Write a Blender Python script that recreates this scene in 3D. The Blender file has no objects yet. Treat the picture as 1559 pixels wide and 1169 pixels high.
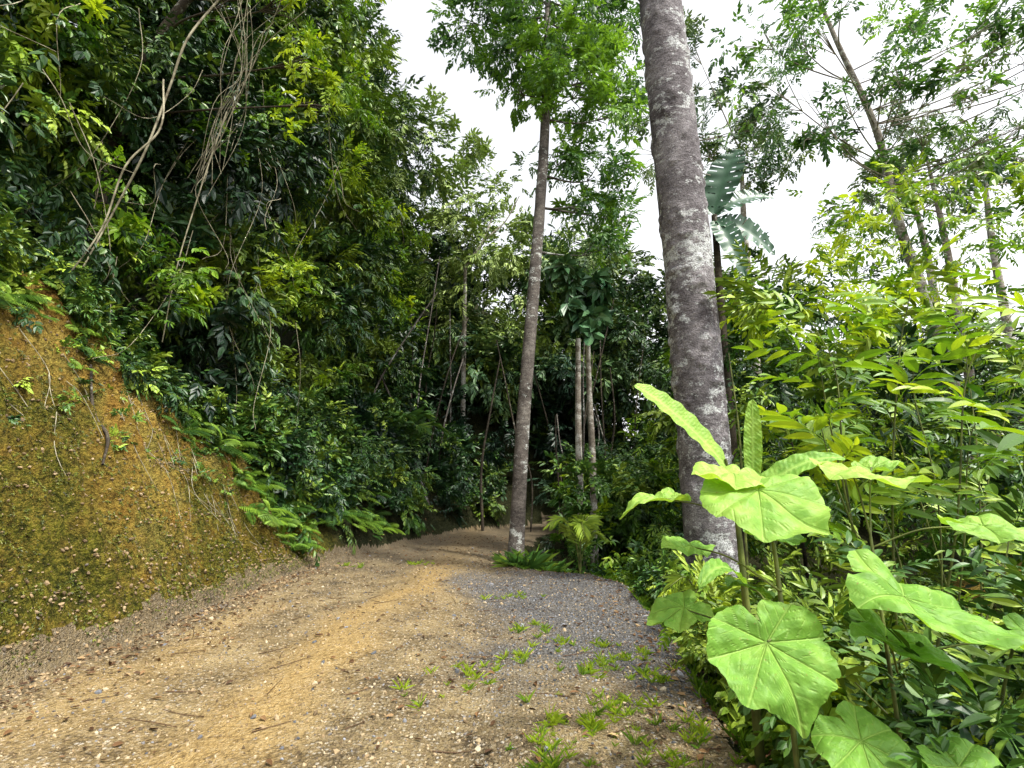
import bpy, math
import numpy as np
from mathutils import Vector
rng = np.random.default_rng(7)
scene = bpy.context.scene

# ------------------------------------------------------------------ noise
def _h(ix, iy, iz):
    n = (ix*374761393 + iy*668265263 + iz*1274126177) & 0xffffffff
    n = ((n ^ (n >> 13)) * 1274126177) & 0xffffffff
    n = (n ^ (n >> 16)) & 0xffff
    return n/65535.0
def vnoise(x, y, z=0.0):
    x = np.asarray(x, float); y = np.asarray(y, float); z = np.asarray(z, float)+x*0
    i = np.floor(x).astype(np.int64); j = np.floor(y).astype(np.int64); k = np.floor(z).astype(np.int64)
    u = x-i; v = y-j; w = z-k
    u = u*u*(3-2*u); v = v*v*(3-2*v); w = w*w*(3-2*w)
    r = 0
    for a in (0, 1):
        for b in (0, 1):
            for c in (0, 1):
                r = r + _h(i+a, j+b, k+c)*(u if a else 1-u)*(v if b else 1-v)*(w if c else 1-w)
    return r
def fbm(x, y, z=0.0, o=4):
    s = 0; a = .5; t = 0
    for q in range(o):
        s = s + a*vnoise(np.asarray(x)*2**q+q*17.3, np.asarray(y)*2**q+q*9.1, np.asarray(z)*2**q+q*3.7); t += a; a *= .5
    return s/t - .5
def nrm(v): return v/np.maximum(np.linalg.norm(v, axis=-1, keepdims=True), 1e-9)
def smooth(a, b, x):
    t = np.clip((x-a)/(b-a), 0, 1); return t*t*(3-2*t)

# ------------------------------------------------------------------ mesh accumulation
class Acc:
    def __init__(s): s.V=[]; s.L=[]; s.S=[]; s.R=[]; s.A=[]; s.M=[]; s.n=0
    def add(s, V, L, S, R=0.0, A=0.0, mat=0):
        V = np.asarray(V, float).reshape(-1, 3); L = np.asarray(L).ravel(); S = np.asarray(S).ravel()
        s.V.append(V); s.L.append(L+s.n); s.S.append(S)
        s.R.append(np.zeros(len(V))+R); s.A.append(np.zeros(len(V))+A)
        s.M.append(np.full(len(S), mat)); s.n += len(V)
    def build(s, name, mats, parent=None, smooth_=False):
        me = bpy.data.meshes.new(name)
        V = np.concatenate(s.V); L = np.concatenate(s.L).astype(np.int32); S = np.concatenate(s.S).astype(np.int32)
        me.vertices.add(len(V)); me.vertices.foreach_set('co', V.astype(np.float32).ravel())
        me.loops.add(len(L)); me.loops.foreach_set('vertex_index', L)
        me.polygons.add(len(S)); st = np.concatenate([[0], np.cumsum(S)[:-1]]).astype(np.int32)
        me.polygons.foreach_set('loop_start', st)
        me.polygons.foreach_set('material_index', np.concatenate(s.M).astype(np.int32))
        me.polygons.foreach_set('use_smooth', np.full(len(S), smooth_))
        me.update(calc_edges=True)
        for nm, arr in (('rnd', s.R), ('aux', s.A)):
            at = me.attributes.new(nm, 'FLOAT', 'POINT'); at.data.foreach_set('value', np.concatenate(arr).astype(np.float32))
        for m in mats: me.materials.append(m)
        ob = bpy.data.objects.new(name, me); scene.collection.objects.link(ob)
        if parent: ob.parent = parent
        return ob
def empty(name):
    e = bpy.data.objects.new(name, None); scene.collection.objects.link(e); return e

def bake(acc, T, pos, R, sc, rnd=0.5, mat=0):
    V, L, S, r = T; N = len(pos); k = len(V)
    sc = np.asarray(sc, float)
    if sc.ndim == 1: sc = sc[:, None]
    if sc.ndim == 0: sc = np.full((N, 1), float(sc))
    W = np.einsum('nij,kj->nki', R, V)*sc[:, None, :] + pos[:, None, :]
    LL = (L[None, :] + (np.arange(N)*k)[:, None]).ravel()
    rr = (np.zeros(N)+rnd)[:, None] + r[None, :]
    acc.add(W.reshape(-1, 3), LL, np.tile(S, N), rr.ravel(), 0, mat)
def frames(x, z):
    x = nrm(x); y = nrm(np.cross(z, x)); z = np.cross(x, y)
    return np.stack([x, y, z], axis=-1)

# ------------------------------------------------------------------ templates
def leaf6(b, a, n, ln, w, droop=.12, fold=.12):
    b = np.array(b, float); a = nrm(np.array(a, float)); n = np.array(n, float)
    s = nrm(np.cross(n, a)); n = np.cross(a, s)
    P = lambda t, y, z: b + a*ln*t + s*y*w + n*z
    return np.array([b, P(.3, -.5, fold*w), P(.7, -.38, fold*w-droop*ln*.4), P(1, 0, -droop*ln),
                     P(.7, .38, fold*w-droop*ln*.4), P(.3, .5, fold*w)])
LL6 = np.array([0, 1, 2, 3, 0, 3, 4, 5]); LS6 = np.array([4, 4])
def pack(leaves, rs):
    V = np.concatenate(leaves); n = len(leaves)
    L = (LL6[None]+6*np.arange(n)[:, None]).ravel(); S = np.tile(LS6, n); r = np.repeat(rs, 6)
    return V, L, S, r
def spray(n=11, ln=.38, w=.16, ang=50, seed=0):
    g = np.random.default_rng(seed); lv=[]; rs=[]
    for i in range(n):
        t = .08+.9*i/(n-1); sd = 1 if i % 2 else -1
        an = math.radians(ang*(1-t*.55)+g.normal()*9)*sd
        if i == n-1: an = 0
        b = [t, g.normal()*.02, -.25*t*t+g.normal()*.03]
        a = [math.cos(an), math.sin(an), -.25-.4*t+g.normal()*.2]
        nn = [g.normal()*.3, g.normal()*.3, 1]
        lv.append(leaf6(b, a, nn, ln*(.75+.4*g.random()), w*(.8+.4*g.random()))); rs.append(g.normal()*.13)
    return pack(lv, np.array(rs))
def rosette(n=9, ln=.6, w=.2, seed=0, up=.2):
    g = np.random.default_rng(seed); lv=[]; rs=[]
    for i in range(n):
        an = i*2.4+g.normal()*.2; e = up+g.normal()*.25
        a = [math.cos(an), math.sin(an), e]
        lv.append(leaf6([.05*a[0], .05*a[1], 0], a, [g.normal()*.2, g.normal()*.2, 1], ln*(.7+.5*g.random()), w, .3, .15)); rs.append(g.normal()*.12)
    return pack(lv, np.array(rs))
def fern(nf=8, npin=22, plen=.22, pw=.02, arch=.9, seed=0):
    g = np.random.default_rng(seed); lv=[]; rs=[]
    for f in range(nf):
        an = f*2*math.pi/nf+g.normal()*.3
        el = math.radians(55+g.normal()*10); c = g.normal()*.15; R = .6+.6*g.random()
        d = np.array([math.cos(an), math.sin(an), 0]); bend = g.normal()*.25; side = np.array([-d[1], d[0], 0])
        for i in range(npin):
            t = (i+1)/npin; e = el - t*arch*1.3
            p = d*R*(t*math.cos(el*.55)) + side*bend*t*t*R + np.array([0, 0, R*(t*math.sin(el)-t*t*arch*.6)])
            tan = nrm(d*math.cos(e)+np.array([0, 0, math.sin(e)])+side*bend*t); up = np.array([-d[0]*math.sin(e), -d[1]*math.sin(e), math.cos(e)])
            sv = np.cross(up, tan); l = plen*math.sin(math.pi*min(1, (.12+.86*t)))**.7*R+.02
            for sgn in (-1, 1):
                lv.append(leaf6(p, sv*sgn+tan*.45-up*.25, up, l*(.85+.3*g.random()), pw, .25, .1)); rs.append(c+g.normal()*.06)
    return pack(lv, np.array(rs))
def tuft(n=14, seed=0):
    g = np.random.default_rng(seed); lv=[]; rs=[]
    for i in range(n):
        an = g.uniform(0, 6.28); e = g.uniform(.6, 3); a = [math.cos(an), math.sin(an), e]
        lv.append(leaf6([g.normal()*.15, g.normal()*.15, 0], a, [-math.cos(an), -math.sin(an), 1.], .5+.7*g.random(), .045, .35, .1)); rs.append(g.normal()*.15)
    return pack(lv, np.array(rs))
SP = [spray(10, .40, .17, 50, 1), spray(10, .38, .15, 60, 2), spray(8, .47, .21, 45, 3), rosette(8, .55, .2, 4), spray(10, .44, .12, 65, 5)]
SPB = [spray(9, .46, .24, 55, 11), rosette(8, .65, .28, 12), spray(8, .5, .22, 50, 13)]
FERN = [fern(8, 22, .22, .02, .9, s) for s in (1, 2, 3)]
TUFT = [tuft(16, s) for s in (1, 2, 3)]
ONELEAF = (leaf6([-.5, 0, 0], [1, 0, 0], [0, 0, 1], 1, .45, .1, .2), LL6, LS6, np.zeros(6))
def leafgrid(nu=9, nv=5, wd0=.19):
    u = np.linspace(0, 1, nu); v = np.linspace(-1, 1, nv); U, W = np.meshgrid(u, v, indexing='ij'); wd = wd0*np.sin(math.pi*np.clip(U, 0, 1)**.8)**.8
    P_ = np.stack([U+.06, W*wd, .35*np.abs(W)*wd-.28*U*U], -1).reshape(-1, 3); I = np.arange(nu*nv).reshape(nu, nv)
    Qd = np.stack([I[:-1, :-1], I[1:, :-1], I[1:, 1:], I[:-1, 1:]], -1).reshape(-1, 4); return P_, Qd.ravel(), np.full(len(Qd), 4), np.zeros(nu*nv)
def compound(n=13, seed=0, ln=.30, wd=.17):
    """arching compound leaf made of pointed leaflets"""
    g = np.random.default_rng(seed); a = Acc(); LG = leafgrid(6, 3, wd)
    for i in range(n):
        t = .15+.85*i/(n-1); sd = 1 if i % 2 else -1; an = math.radians(62-22*t)*sd
        if i == n-1: an = 0
        x = np.array([[math.cos(an), math.sin(an), -.3*t+g.normal()*.2]]); z = np.array([[g.normal()*.3, g.normal()*.3, 1.]])
        bake(a, LG, np.array([[t, 0, .12*t-.45*t*t]]), frames(x, z), np.array([ln*(1.15-.3*t)*(.8+.4*g.random())]), g.normal()*.12)
    t = np.linspace(0, 1, 6); c = np.stack([t, 0*t, .12*t-.45*t*t], -1)
    V = np.concatenate([c+[0, .006, 0], c-[0, .006, 0]]); q = np.stack([np.arange(5), np.arange(1, 6), np.arange(7, 12), np.arange(6, 11)], -1)
    a.add(V, q.ravel(), np.full(5, 4), -.1)
    return np.concatenate(a.V), np.concatenate(a.L), np.concatenate(a.S), np.concatenate(a.R)
CP = [compound(13, 1, .31, .14), compound(10, 2, .38, .16), compound(15, 3, .29, .13), compound(9, 4, .42, .15)]
import bmesh
def ico(sub):
    bm = bmesh.new(); bmesh.ops.create_icosphere(bm, subdivisions=sub, radius=1)
    V = np.array([v.co[:] for v in bm.verts]); L = np.array([v.index for f in bm.faces for v in f.verts]); n = len(bm.faces); bm.free()
    return V, L, np.full(n, 3)
STONE = []
for s in range(4):
    V, L, S = ico(1); g = np.random.default_rng(s)
    STONE.append((V*(1+g.normal(size=(len(V), 1))*.16)*np.array([1, .8, .55]), L, S, np.zeros(len(V))))

# ------------------------------------------------------------------ terrain
def xl(y): return np.interp(y, [-20, 10.5, 12.5, 14.2, 17, 22, 30], [-3.95, -3.95, -3.4, -2.8, -1.9, 1.5, 9])+.16*fbm(np.asarray(y)*.7, 3.3, 0, 3)*2
def xr(y): return np.interp(y, [-20, 4, 6, 8.2, 9.4, 10.4, 13, 17, 22, 30], [1.35, 1.35, 1.7, 1.75, 1.4, .05, .05, 1.0, 5, 13])+.2*fbm(np.asarray(y)*.8, 8.3, 0, 3)*2
def Hb(y): return np.interp(y, [-20, 3, 5.7, 7.5, 9, 10.5, 12, 13, 30], [5.3, 4.9, 4.4, 3.4, 2.6, 1.8, 1.2, 1.0, .8])
def height(x, y):
    x = np.asarray(x, float); y = np.asarray(y, float)
    H = Hb(y); W = H*.52+.15
    d = xl(y)-x
    t = np.clip(d/W, 0, 1)
    bank = H*(t**.85)*(1-.12*np.sin(t*math.pi))
    hill = np.minimum(np.maximum(d-W, 0)*.95, 17)
    on = smooth(0, .35, d)
    rid = np.abs(fbm(x*2.2, y*2.2, 31, 3))*1.2
    rough = on*(fbm(x*.8, y*.8, 1., 3)*.9 + fbm(x*3.3, y*3.3, 2, 3)*.5 - rid*.55 + fbm(x*9, y*9, 4, 3)*.42)
    e = x-xr(y)
    dn = -2.4*(1-np.exp(-np.maximum(e, 0)/4.5)) + np.minimum(np.maximum(x-13, 0)*.35, 12)
    side = smooth(0, .5, e)*(fbm(x*1.5, y*1.5, 7, 4)*.35)
    road = .03*fbm(x*6, y*6, 5, 3)+.10*fbm(x*.7, y*.5, 6, 2) - .06*np.exp(-((x+2.3)/.35)**2) - .05*np.exp(-((x+.3)/.35)**2)
    back = np.minimum(np.maximum(y-21, 0)*.35, 14)*smooth(40, 22, y) 
    return bank+hill+rough+dn+side+road*(1-on)+back
def hz(x, y): return float(height(np.array([x]), np.array([y]))[0])
gx = np.concatenate([-np.geomspace(300, 15, 22), np.arange(-14, -8, .3), np.arange(-8, 2.6, .035), np.arange(2.6, 8, .18), np.arange(8.2, 20, .8), np.geomspace(21, 300, 18)])
gy = np.concatenate([-np.geomspace(60, 1, 12), np.arange(0, 2, .25), np.arange(2, 12, .035), np.arange(12, 20, .11), np.arange(20.2, 34, .8), np.geomspace(35, 400, 18)])
X, Y = np.meshgrid(gx, gy); Z = height(X, Y)
nx, ny = len(gx), len(gy)
idx = np.arange(nx*ny).reshape(ny, nx)
Q = np.stack([idx[:-1, :-1], idx[:-1, 1:], idx[1:, 1:], idx[1:, :-1]], -1).reshape(-1, 4)
P = np.stack([X, Y, Z], -1).reshape(-1, 3)
d = (xl(Y)-X).ravel(); Wk = (Hb(Y)*.52+.15).ravel()
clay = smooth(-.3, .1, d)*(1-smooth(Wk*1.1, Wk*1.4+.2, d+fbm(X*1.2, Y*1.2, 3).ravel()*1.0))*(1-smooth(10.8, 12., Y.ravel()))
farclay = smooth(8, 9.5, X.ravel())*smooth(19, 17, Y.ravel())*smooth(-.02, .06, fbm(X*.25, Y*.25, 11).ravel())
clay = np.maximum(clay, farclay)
moss = (1-smooth(.2, 1.0, d/Wk+fbm(X*1.1, Y*1.1, 9).ravel()*1.3))*smooth(-.1, .1, d)*.92+.06
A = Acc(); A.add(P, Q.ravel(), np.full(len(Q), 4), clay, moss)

# ------------------------------------------------------------------ materials
def mat(name):
    m = bpy.data.materials.new(name); m.use_nodes = True; nt = m.node_tree; nt.nodes.clear()
    return m, nt, nt.nodes, nt.links
def N(ns, t, **k):
    n = ns.new(t)
    for a, b in k.items(): setattr(n, a, b)
    return n
def ramp(ns, lk, src, stops):
    r = ns.new('ShaderNodeValToRGB'); e = r.color_ramp.elements
    while len(e) < len(stops): e.new(.5)
    for q, (p, c) in zip(e, stops): q.position = p; q.color = (*c, 1) if len(c) == 3 else c
    lk.new(src, r.inputs[0]); return r.outputs[0]
def noise(ns, lk, scale, detail=4, vec=None, rough=.55):
    n = ns.new('ShaderNodeTexNoise'); n.inputs['Scale'].default_value = scale; n.inputs['Detail'].default_value = detail; n.inputs['Roughness'].default_value = rough
    if vec is not None: lk.new(vec, n.inputs['Vector'])
    return n.outputs[0]
def math_(ns, lk, op, a, b=None, clamp=False):
    n = ns.new('ShaderNodeMath'); n.operation = op; n.use_clamp = clamp
    for i, v in enumerate((a, b)):
        if v is None: continue
        if isinstance(v, (int, float)): n.inputs[i].default_value = v
        else: lk.new(v, n.inputs[i])
    return n.outputs[0]
def mixc(ns, lk, f, a, b, bt='MIX'):
    n = ns.new('ShaderNodeMixRGB'); n.blend_type = bt
    for i, v in enumerate((f, a, b)):
        if isinstance(v, (int, float)): n.inputs[i].default_value = v
        elif isinstance(v, tuple): n.inputs[i].default_value = (*v, 1)
        else: lk.new(v, n.inputs[i])
    return n.outputs[0]
def attr(ns, name): 
    n = ns.new('ShaderNodeAttribute'); n.attribute_name = name; return n.outputs['Fac']
def gpos(ns): return ns.new('ShaderNodeNewGeometry').outputs['Position']
def bump(ns, lk, h, dist, st=1.0):
    b = ns.new('ShaderNodeBump'); b.inputs['Distance'].default_value = dist; b.inputs['Strength'].default_value = st; lk.new(h, b.inputs['Height']); return b.outputs[0]
def prin(ns, lk, col, rough=.8, nor=None, spec=.3):
    p = ns.new('ShaderNodeBsdfPrincipled'); p.inputs['Roughness'].default_value = rough; p.inputs['Specular IOR Level'].default_value = spec
    if isinstance(col, tuple): p.inputs['Base Color'].default_value = (*col, 1)
    else: lk.new(col, p.inputs['Base Color'])
    if nor is not None: lk.new(nor, p.inputs['Normal'])
    return p
def out(ns, lk, sh):
    o = ns.new('ShaderNodeOutputMaterial'); lk.new(sh, o.inputs[0])

def leafmat(name, dark, mid, light, transl=.3, rough=.42, spec=.4, veins=False):
    m, nt, ns, lk = mat(name)
    r = attr(ns, 'rnd')
    nor = None
    if veins:
        bl = noise(ns, lk, 9, 5, gpos(ns))
        r = math_(ns, lk, 'ADD', r, math_(ns, lk, 'MULTIPLY', math_(ns, lk, 'SUBTRACT', bl, .5), 1.1), True)
    c = ramp(ns, lk, r, [(0.08, dark), (.5, mid), (.95, light)])
    if veins:
        v = attr(ns, 'aux')
        sp = noise(ns, lk, 60, 3, gpos(ns))
        c = mixc(ns, lk, math_(ns, lk, 'MULTIPLY', v, .5), c, tuple(min(1, q*1.3+.06) for q in light))
        c = mixc(ns, lk, ramp(ns, lk, sp, [(.70, (0, 0, 0)), (.74, (1, 1, 1))]), c, (.22, .16, .04))
        nor = bump(ns, lk, math_(ns, lk, 'ADD', math_(ns, lk, 'MULTIPLY', v, -1), math_(ns, lk, 'MULTIPLY', sp, .5)), .006, .9)
    p = prin(ns, lk, c, rough, nor, spec)
    if transl > 0:
        t = ns.new('ShaderNodeBsdfTranslucent'); tc = mixc(ns, lk, 1.0, c, (1.6, 1.5, .5), 'MULTIPLY'); lk.new(tc, t.inputs[0])
        mx = ns.new('ShaderNodeMixShader'); mx.inputs[0].default_value = transl; lk.new(p.outputs[0], mx.inputs[1]); lk.new(t.outputs[0], mx.inputs[2])
        out(ns, lk, mx.outputs[0])
    else: out(ns, lk, p.outputs[0])
    return m

M_deep = leafmat('leaf_deep_green', (.006, .022, .010), (.028, .078, .018), (.17, .25, .03), 0)
M_mid = leafmat('leaf_mid_green', (.012, .042, .012), (.058, .140, .020), (.27, .37, .035), 0)
M_bright = leafmat('leaf_fresh_green', (.03, .09, .012), (.125, .25, .020), (.35, .46, .035), .33)
M_far = leafmat('leaf_haze_green', (.03, .075, .04), (.09, .17, .06), (.26, .35, .08), 0)  # distance haze painted into the leaf colour: lighter, bluer green for far trees
M_sil = leafmat('leaf_canopy_green', (.028, .08, .035), (.065, .16, .04), (.18, .34, .05), .33)
M_big = leafmat('broad_leaf_green', (.07, .17, .02), (.16, .33, .045), (.32, .49, .09), .3, .5, .25, True)
M_fern = leafmat('fern_green', (.02, .07, .012), (.07, .17, .02), (.22, .36, .03), 0, .6)
M_palm = leafmat('palm_dark_green', (.012, .045, .025), (.03, .09, .04), (.08, .17, .07), 0, .35)
M_dry = leafmat('dry_leaf_litter', (.05, .025, .012), (.16, .085, .035), (.38, .27, .14), 0, .7, .2)

# ground
m, nt, ns, lk = mat('jungle_ground'); g = gpos(ns)
n1 = noise(ns, lk, 2.2, 8, g, .65); n2 = noise(ns, lk, 16, 7, g, .75); n3 = noise(ns, lk, 70, 4, g)
vo = ns.new('ShaderNodeTexVoronoi'); vo.inputs['Scale'].default_value = 30; lk.new(g, vo.inputs['Vector'])
clayc = ramp(ns, lk, n1, [(.3, (.26, .14, .03)), (.43, (.39, .25, .055)), (.56, (.52, .38, .095)), (.72, (.62, .50, .21))])
clayc = mixc(ns, lk, 1.0, clayc, ramp(ns, lk, n2, [(.34, (.20, .17, .12)), (.47, (.8, .78, .74)), (.6, (1.2, 1.18, 1.1))]), 'MULTIPLY')
mossc = ramp(ns, lk, n2, [(.36, (.014, .02, .004)), (.5, (.085, .088, .010)), (.64, (.22, .20, .022))])
mm = math_(ns, lk, 'MULTIPLY', math_(ns, lk, 'ADD', attr(ns, 'aux'), math_(ns, lk, 'MULTIPLY', math_(ns, lk, 'SUBTRACT', n1, .5), 2.8)), ramp(ns, lk, n3, [(.3, (.45, .45, .45)), (.55, (1, 1, 1))]), True)
cc = mixc(ns, lk, mm, clayc, mossc)
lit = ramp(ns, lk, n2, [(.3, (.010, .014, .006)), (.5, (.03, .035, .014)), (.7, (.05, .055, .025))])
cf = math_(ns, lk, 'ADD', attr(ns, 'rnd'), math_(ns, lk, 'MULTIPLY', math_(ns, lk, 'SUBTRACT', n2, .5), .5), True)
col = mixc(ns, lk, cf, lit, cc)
hh = math_(ns, lk, 'ADD', math_(ns, lk, 'MULTIPLY', n2, 1.6), math_(ns, lk, 'MULTIPLY', vo.outputs[0], .5))
hh = math_(ns, lk, 'ADD', hh, math_(ns, lk, 'MULTIPLY', n3, .7))
out(ns, lk, prin(ns, lk, col, .95, bump(ns, lk, hh, .10, 1), .1).outputs[0]); M_ground = m
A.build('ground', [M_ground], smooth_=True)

inr = ((X > xl(Y)-.12-.1*fbm(X*3, Y*3, 2)) & (X < xr(Y)+.12+.5*fbm(X*2.5, Y*2.5, 6)) & (Y > -20) & (Y < 30)).ravel()
Qr = Q[inr[Q].all(1)]
used = np.unique(Qr); rem = np.zeros(nx*ny, int); rem[used] = np.arange(len(used))
Pr = P[used].copy(); Pr[:, 2] += .012
x_, y_ = Pr[:, 0], Pr[:, 1]
w_ = fbm(x_*1.3, y_*1.3, 21)*1.0
def gravelmask(x, y, w):
    return smooth(-1.0, .6, x+w*1.8 - np.interp(y, [3, 4.3, 6, 8, 9.2, 10.5], [1.1, .45, .05, -.3, -.6, -.8]))*smooth(2.8, 5.6, y+w)*(1-smooth(8.8, 11.2, y+w))
gravel = gravelmask(x_, y_, w_)
sand = np.exp(-((x_+2.1-np.interp(y_, [3, 11], [.1, .75])+w_*.9)/.50)**2)*.8+np.exp(-((x_+3.2+w_)/.4)**2)*.5*smooth(9, 6, y_)
litter = np.maximum(smooth(8.5, 12.5, y_)*.95, smooth(.5, -.05, np.minimum(x_-xl(y_), xr(y_)-x_)+w_*.3)*.7)
AR = Acc(); AR.add(Pr, rem[Qr].ravel(), np.full(len(Qr), 4), gravel-litter*1.0*(1-smooth(.1, .5, gravel)), sand)
m, nt, ns, lk = mat('dirt_road_surface'); g = gpos(ns)
n1 = noise(ns, lk, 1.6, 6, g, .6); n2 = noise(ns, lk, 22, 6, g, .7); n3 = noise(ns, lk, 90, 3, g)
v1 = ns.new('ShaderNodeTexVoronoi'); v1.inputs['Scale'].default_value = 34; lk.new(g, v1.inputs['Vector'])
v2 = ns.new('ShaderNodeTexVoronoi'); v2.inputs['Scale'].default_value = 80; lk.new(g, v2.inputs['Vector'])
base = ramp(ns, lk, math_(ns, lk, 'ADD', math_(ns, lk, 'MULTIPLY', n1, .6), math_(ns, lk, 'MULTIPLY', n2, .4)), [(.40, (.065, .048, .027)), (.49, (.19, .14, .070)), (.61, (.34, .26, .13))])
peb = N(ns, 'ShaderNodeSeparateColor'); lk.new(v1.outputs['Color'], peb.inputs[0])
pc = ramp(ns, lk, peb.outputs[0], [(0, (.05, .038, .025)), (.4, (.20, .15, .09)), (.8, (.34, .285, .19)), (1, (.50, .46, .40))])
base = mixc(ns, lk, math_(ns, lk, 'MULTIPLY', ramp(ns, lk, v1.outputs[0], [(.3, (1, 1, 1)), (.55, (0, 0, 0))]), .8), base, pc)
sandc = ramp(ns, lk, n2, [(.34, (.22, .135, .045)), (.5, (.42, .28, .10)), (.68, (.57, .41, .18))])
aS = math_(ns, lk, 'ADD', attr(ns, 'aux'), math_(ns, lk, 'MULTIPLY', math_(ns, lk, 'SUBTRACT', n2, .5), 1.4), True)
aS = math_(ns, lk, 'MULTIPLY', aS, .9)
col = mixc(ns, lk, aS, base, sandc)
peb2 = N(ns, 'ShaderNodeSeparateColor'); lk.new(v2.outputs['Color'], peb2.inputs[0])
gc = ramp(ns, lk, peb2.outputs[1], [(0, (.022, .023, .026)), (.5, (.085, .088, .096)), (1, (.21, .215, .23))])
aG = math_(ns, lk, 'MULTIPLY', math_(ns, lk, 'ADD', attr(ns, 'rnd'), math_(ns, lk, 'MULTIPLY', math_(ns, lk, 'SUBTRACT', n2, .5), 2.2), True), .86)
col = mixc(ns, lk, aG, col, gc)
aL = math_(ns, lk, 'MULTIPLY', attr(ns, 'rnd'), -1, True)
col = mixc(ns, lk, math_(ns, lk, 'MULTIPLY', aL, .8), col, ramp(ns, lk, n3, [(.35, (.045, .036, .024)), (.6, (.16, .13, .092))]))
hh = math_(ns, lk, 'ADD', math_(ns, lk, 'MULTIPLY', v1.outputs[0], -.6), math_(ns, lk, 'ADD', math_(ns, lk, 'MULTIPLY', n2, .9), math_(ns, lk, 'MULTIPLY', v2.outputs[0], -.45)))
out(ns, lk, prin(ns, lk, col, .92, bump(ns, lk, hh, .038, 1), .15).outputs[0]); M_road = m
AR.build('dirt_road', [M_road], smooth_=True)

def bark(name, c1, c2, c3, lich, lth=.58, bumpd=.03):
    m, nt, ns, lk = mat(name); g = gpos(ns)
    mp = ns.new('ShaderNodeMapping'); lk.new(g, mp.inputs[0]); mp.inputs['Scale'].default_value = (1, 1, 1.8)
    n1 = noise(ns, lk, 1.6, 6, g, .6); n2 = noise(ns, lk, 9, 7, mp.outputs[0], .7); n3 = noise(ns, lk, 45, 4, g, .6)
    c = ramp(ns, lk, math_(ns, lk, 'ADD', math_(ns, lk, 'MULTIPLY', n1, .55), math_(ns, lk, 'MULTIPLY', n2, .45)), [(.38, c1), (.5, c2), (.62, c3)])
    c = mixc(ns, lk, 1., c, ramp(ns, lk, n3, [(.3, (.45, .45, .45)), (.6, (1.15, 1.15, 1.15))]), 'MULTIPLY')
    mp2 = ns.new('ShaderNodeMapping'); lk.new(g, mp2.inputs[0]); mp2.inputs['Scale'].default_value = (1, 1, 1.6)
    l1 = noise(ns, lk, 4.5, 9, mp2.outputs[0], .75)
    l1 = math_(ns, lk, 'ADD', l1, math_(ns, lk, 'MULTIPLY', math_(ns, lk, 'SUBTRACT', noise(ns, lk, .9, 2, g), .5), .5))
    lf = ramp(ns, lk, l1, [(lth, (0, 0, 0)), (lth+.04, (1, 1, 1))])
    lf = mixc(ns, lk, 1., lf, ramp(ns, lk, n3, [(.4, (.25, .25, .25)), (.55, (1, 1, 1))]), 'MULTIPLY')
    c = mixc(ns, lk, math_(ns, lk, 'MULTIPLY', lf, .92), c, lich)
    h = math_(ns, lk, 'ADD', n2, math_(ns, lk, 'MULTIPLY', n3, .6))
    out(ns, lk, prin(ns, lk, c, .9, bump(ns, lk, h, bumpd, .9), .15).outputs[0]); return m
B_big = bark('bark_grey_lichen', (.07, .060, .064), (.17, .155, .165), (.29, .27, .28), (.54, .56, .56), .53, .032)
B_mid = bark('bark_brown_lichen', (.04, .034, .03), (.11, .095, .085), (.22, .20, .175), (.50, .52, .49), .58, .022)
B_pale = bark('bark_pale', (.10, .085, .07), (.22, .19, .16), (.36, .33, .29), (.55, .54, .5), .52, .01)
B_dark = bark('bark_dark', (.015, .013, .01), (.05, .04, .03), (.1, .085, .06), (.3, .3, .26), .62, .01)
m, nt, ns, lk = mat('vine_pale'); out(ns, lk, prin(ns, lk, ramp(ns, lk, noise(ns, lk, 6, 3, gpos(ns)), [(.35, (.09, .075, .045)), (.65, (.36, .33, .23))]), .8).outputs[0]); M_vine = m
m, nt, ns, lk = mat('green_stem'); out(ns, lk, prin(ns, lk, ramp(ns, lk, noise(ns, lk, 6, 3, gpos(ns)), [(.35, (.05, .06, .02)), (.65, (.17, .20, .05))]), .6).outputs[0]); M_stem = m
m, nt, ns, lk = mat('pebble_stone')
c = ramp(ns, lk, attr(ns, 'rnd'), [(0, (.035, .037, .042)), (.2, (.10, .104, .115)), (.36, (.24, .245, .265)), (.45, (.08, .055, .03)), (.65, (.28, .2, .11)), (.85, (.40, .33, .22)), (1, (.50, .47, .42))])
out(ns, lk, prin(ns, lk, c, .85, None, .2).outputs[0]); M_stone = m

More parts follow.
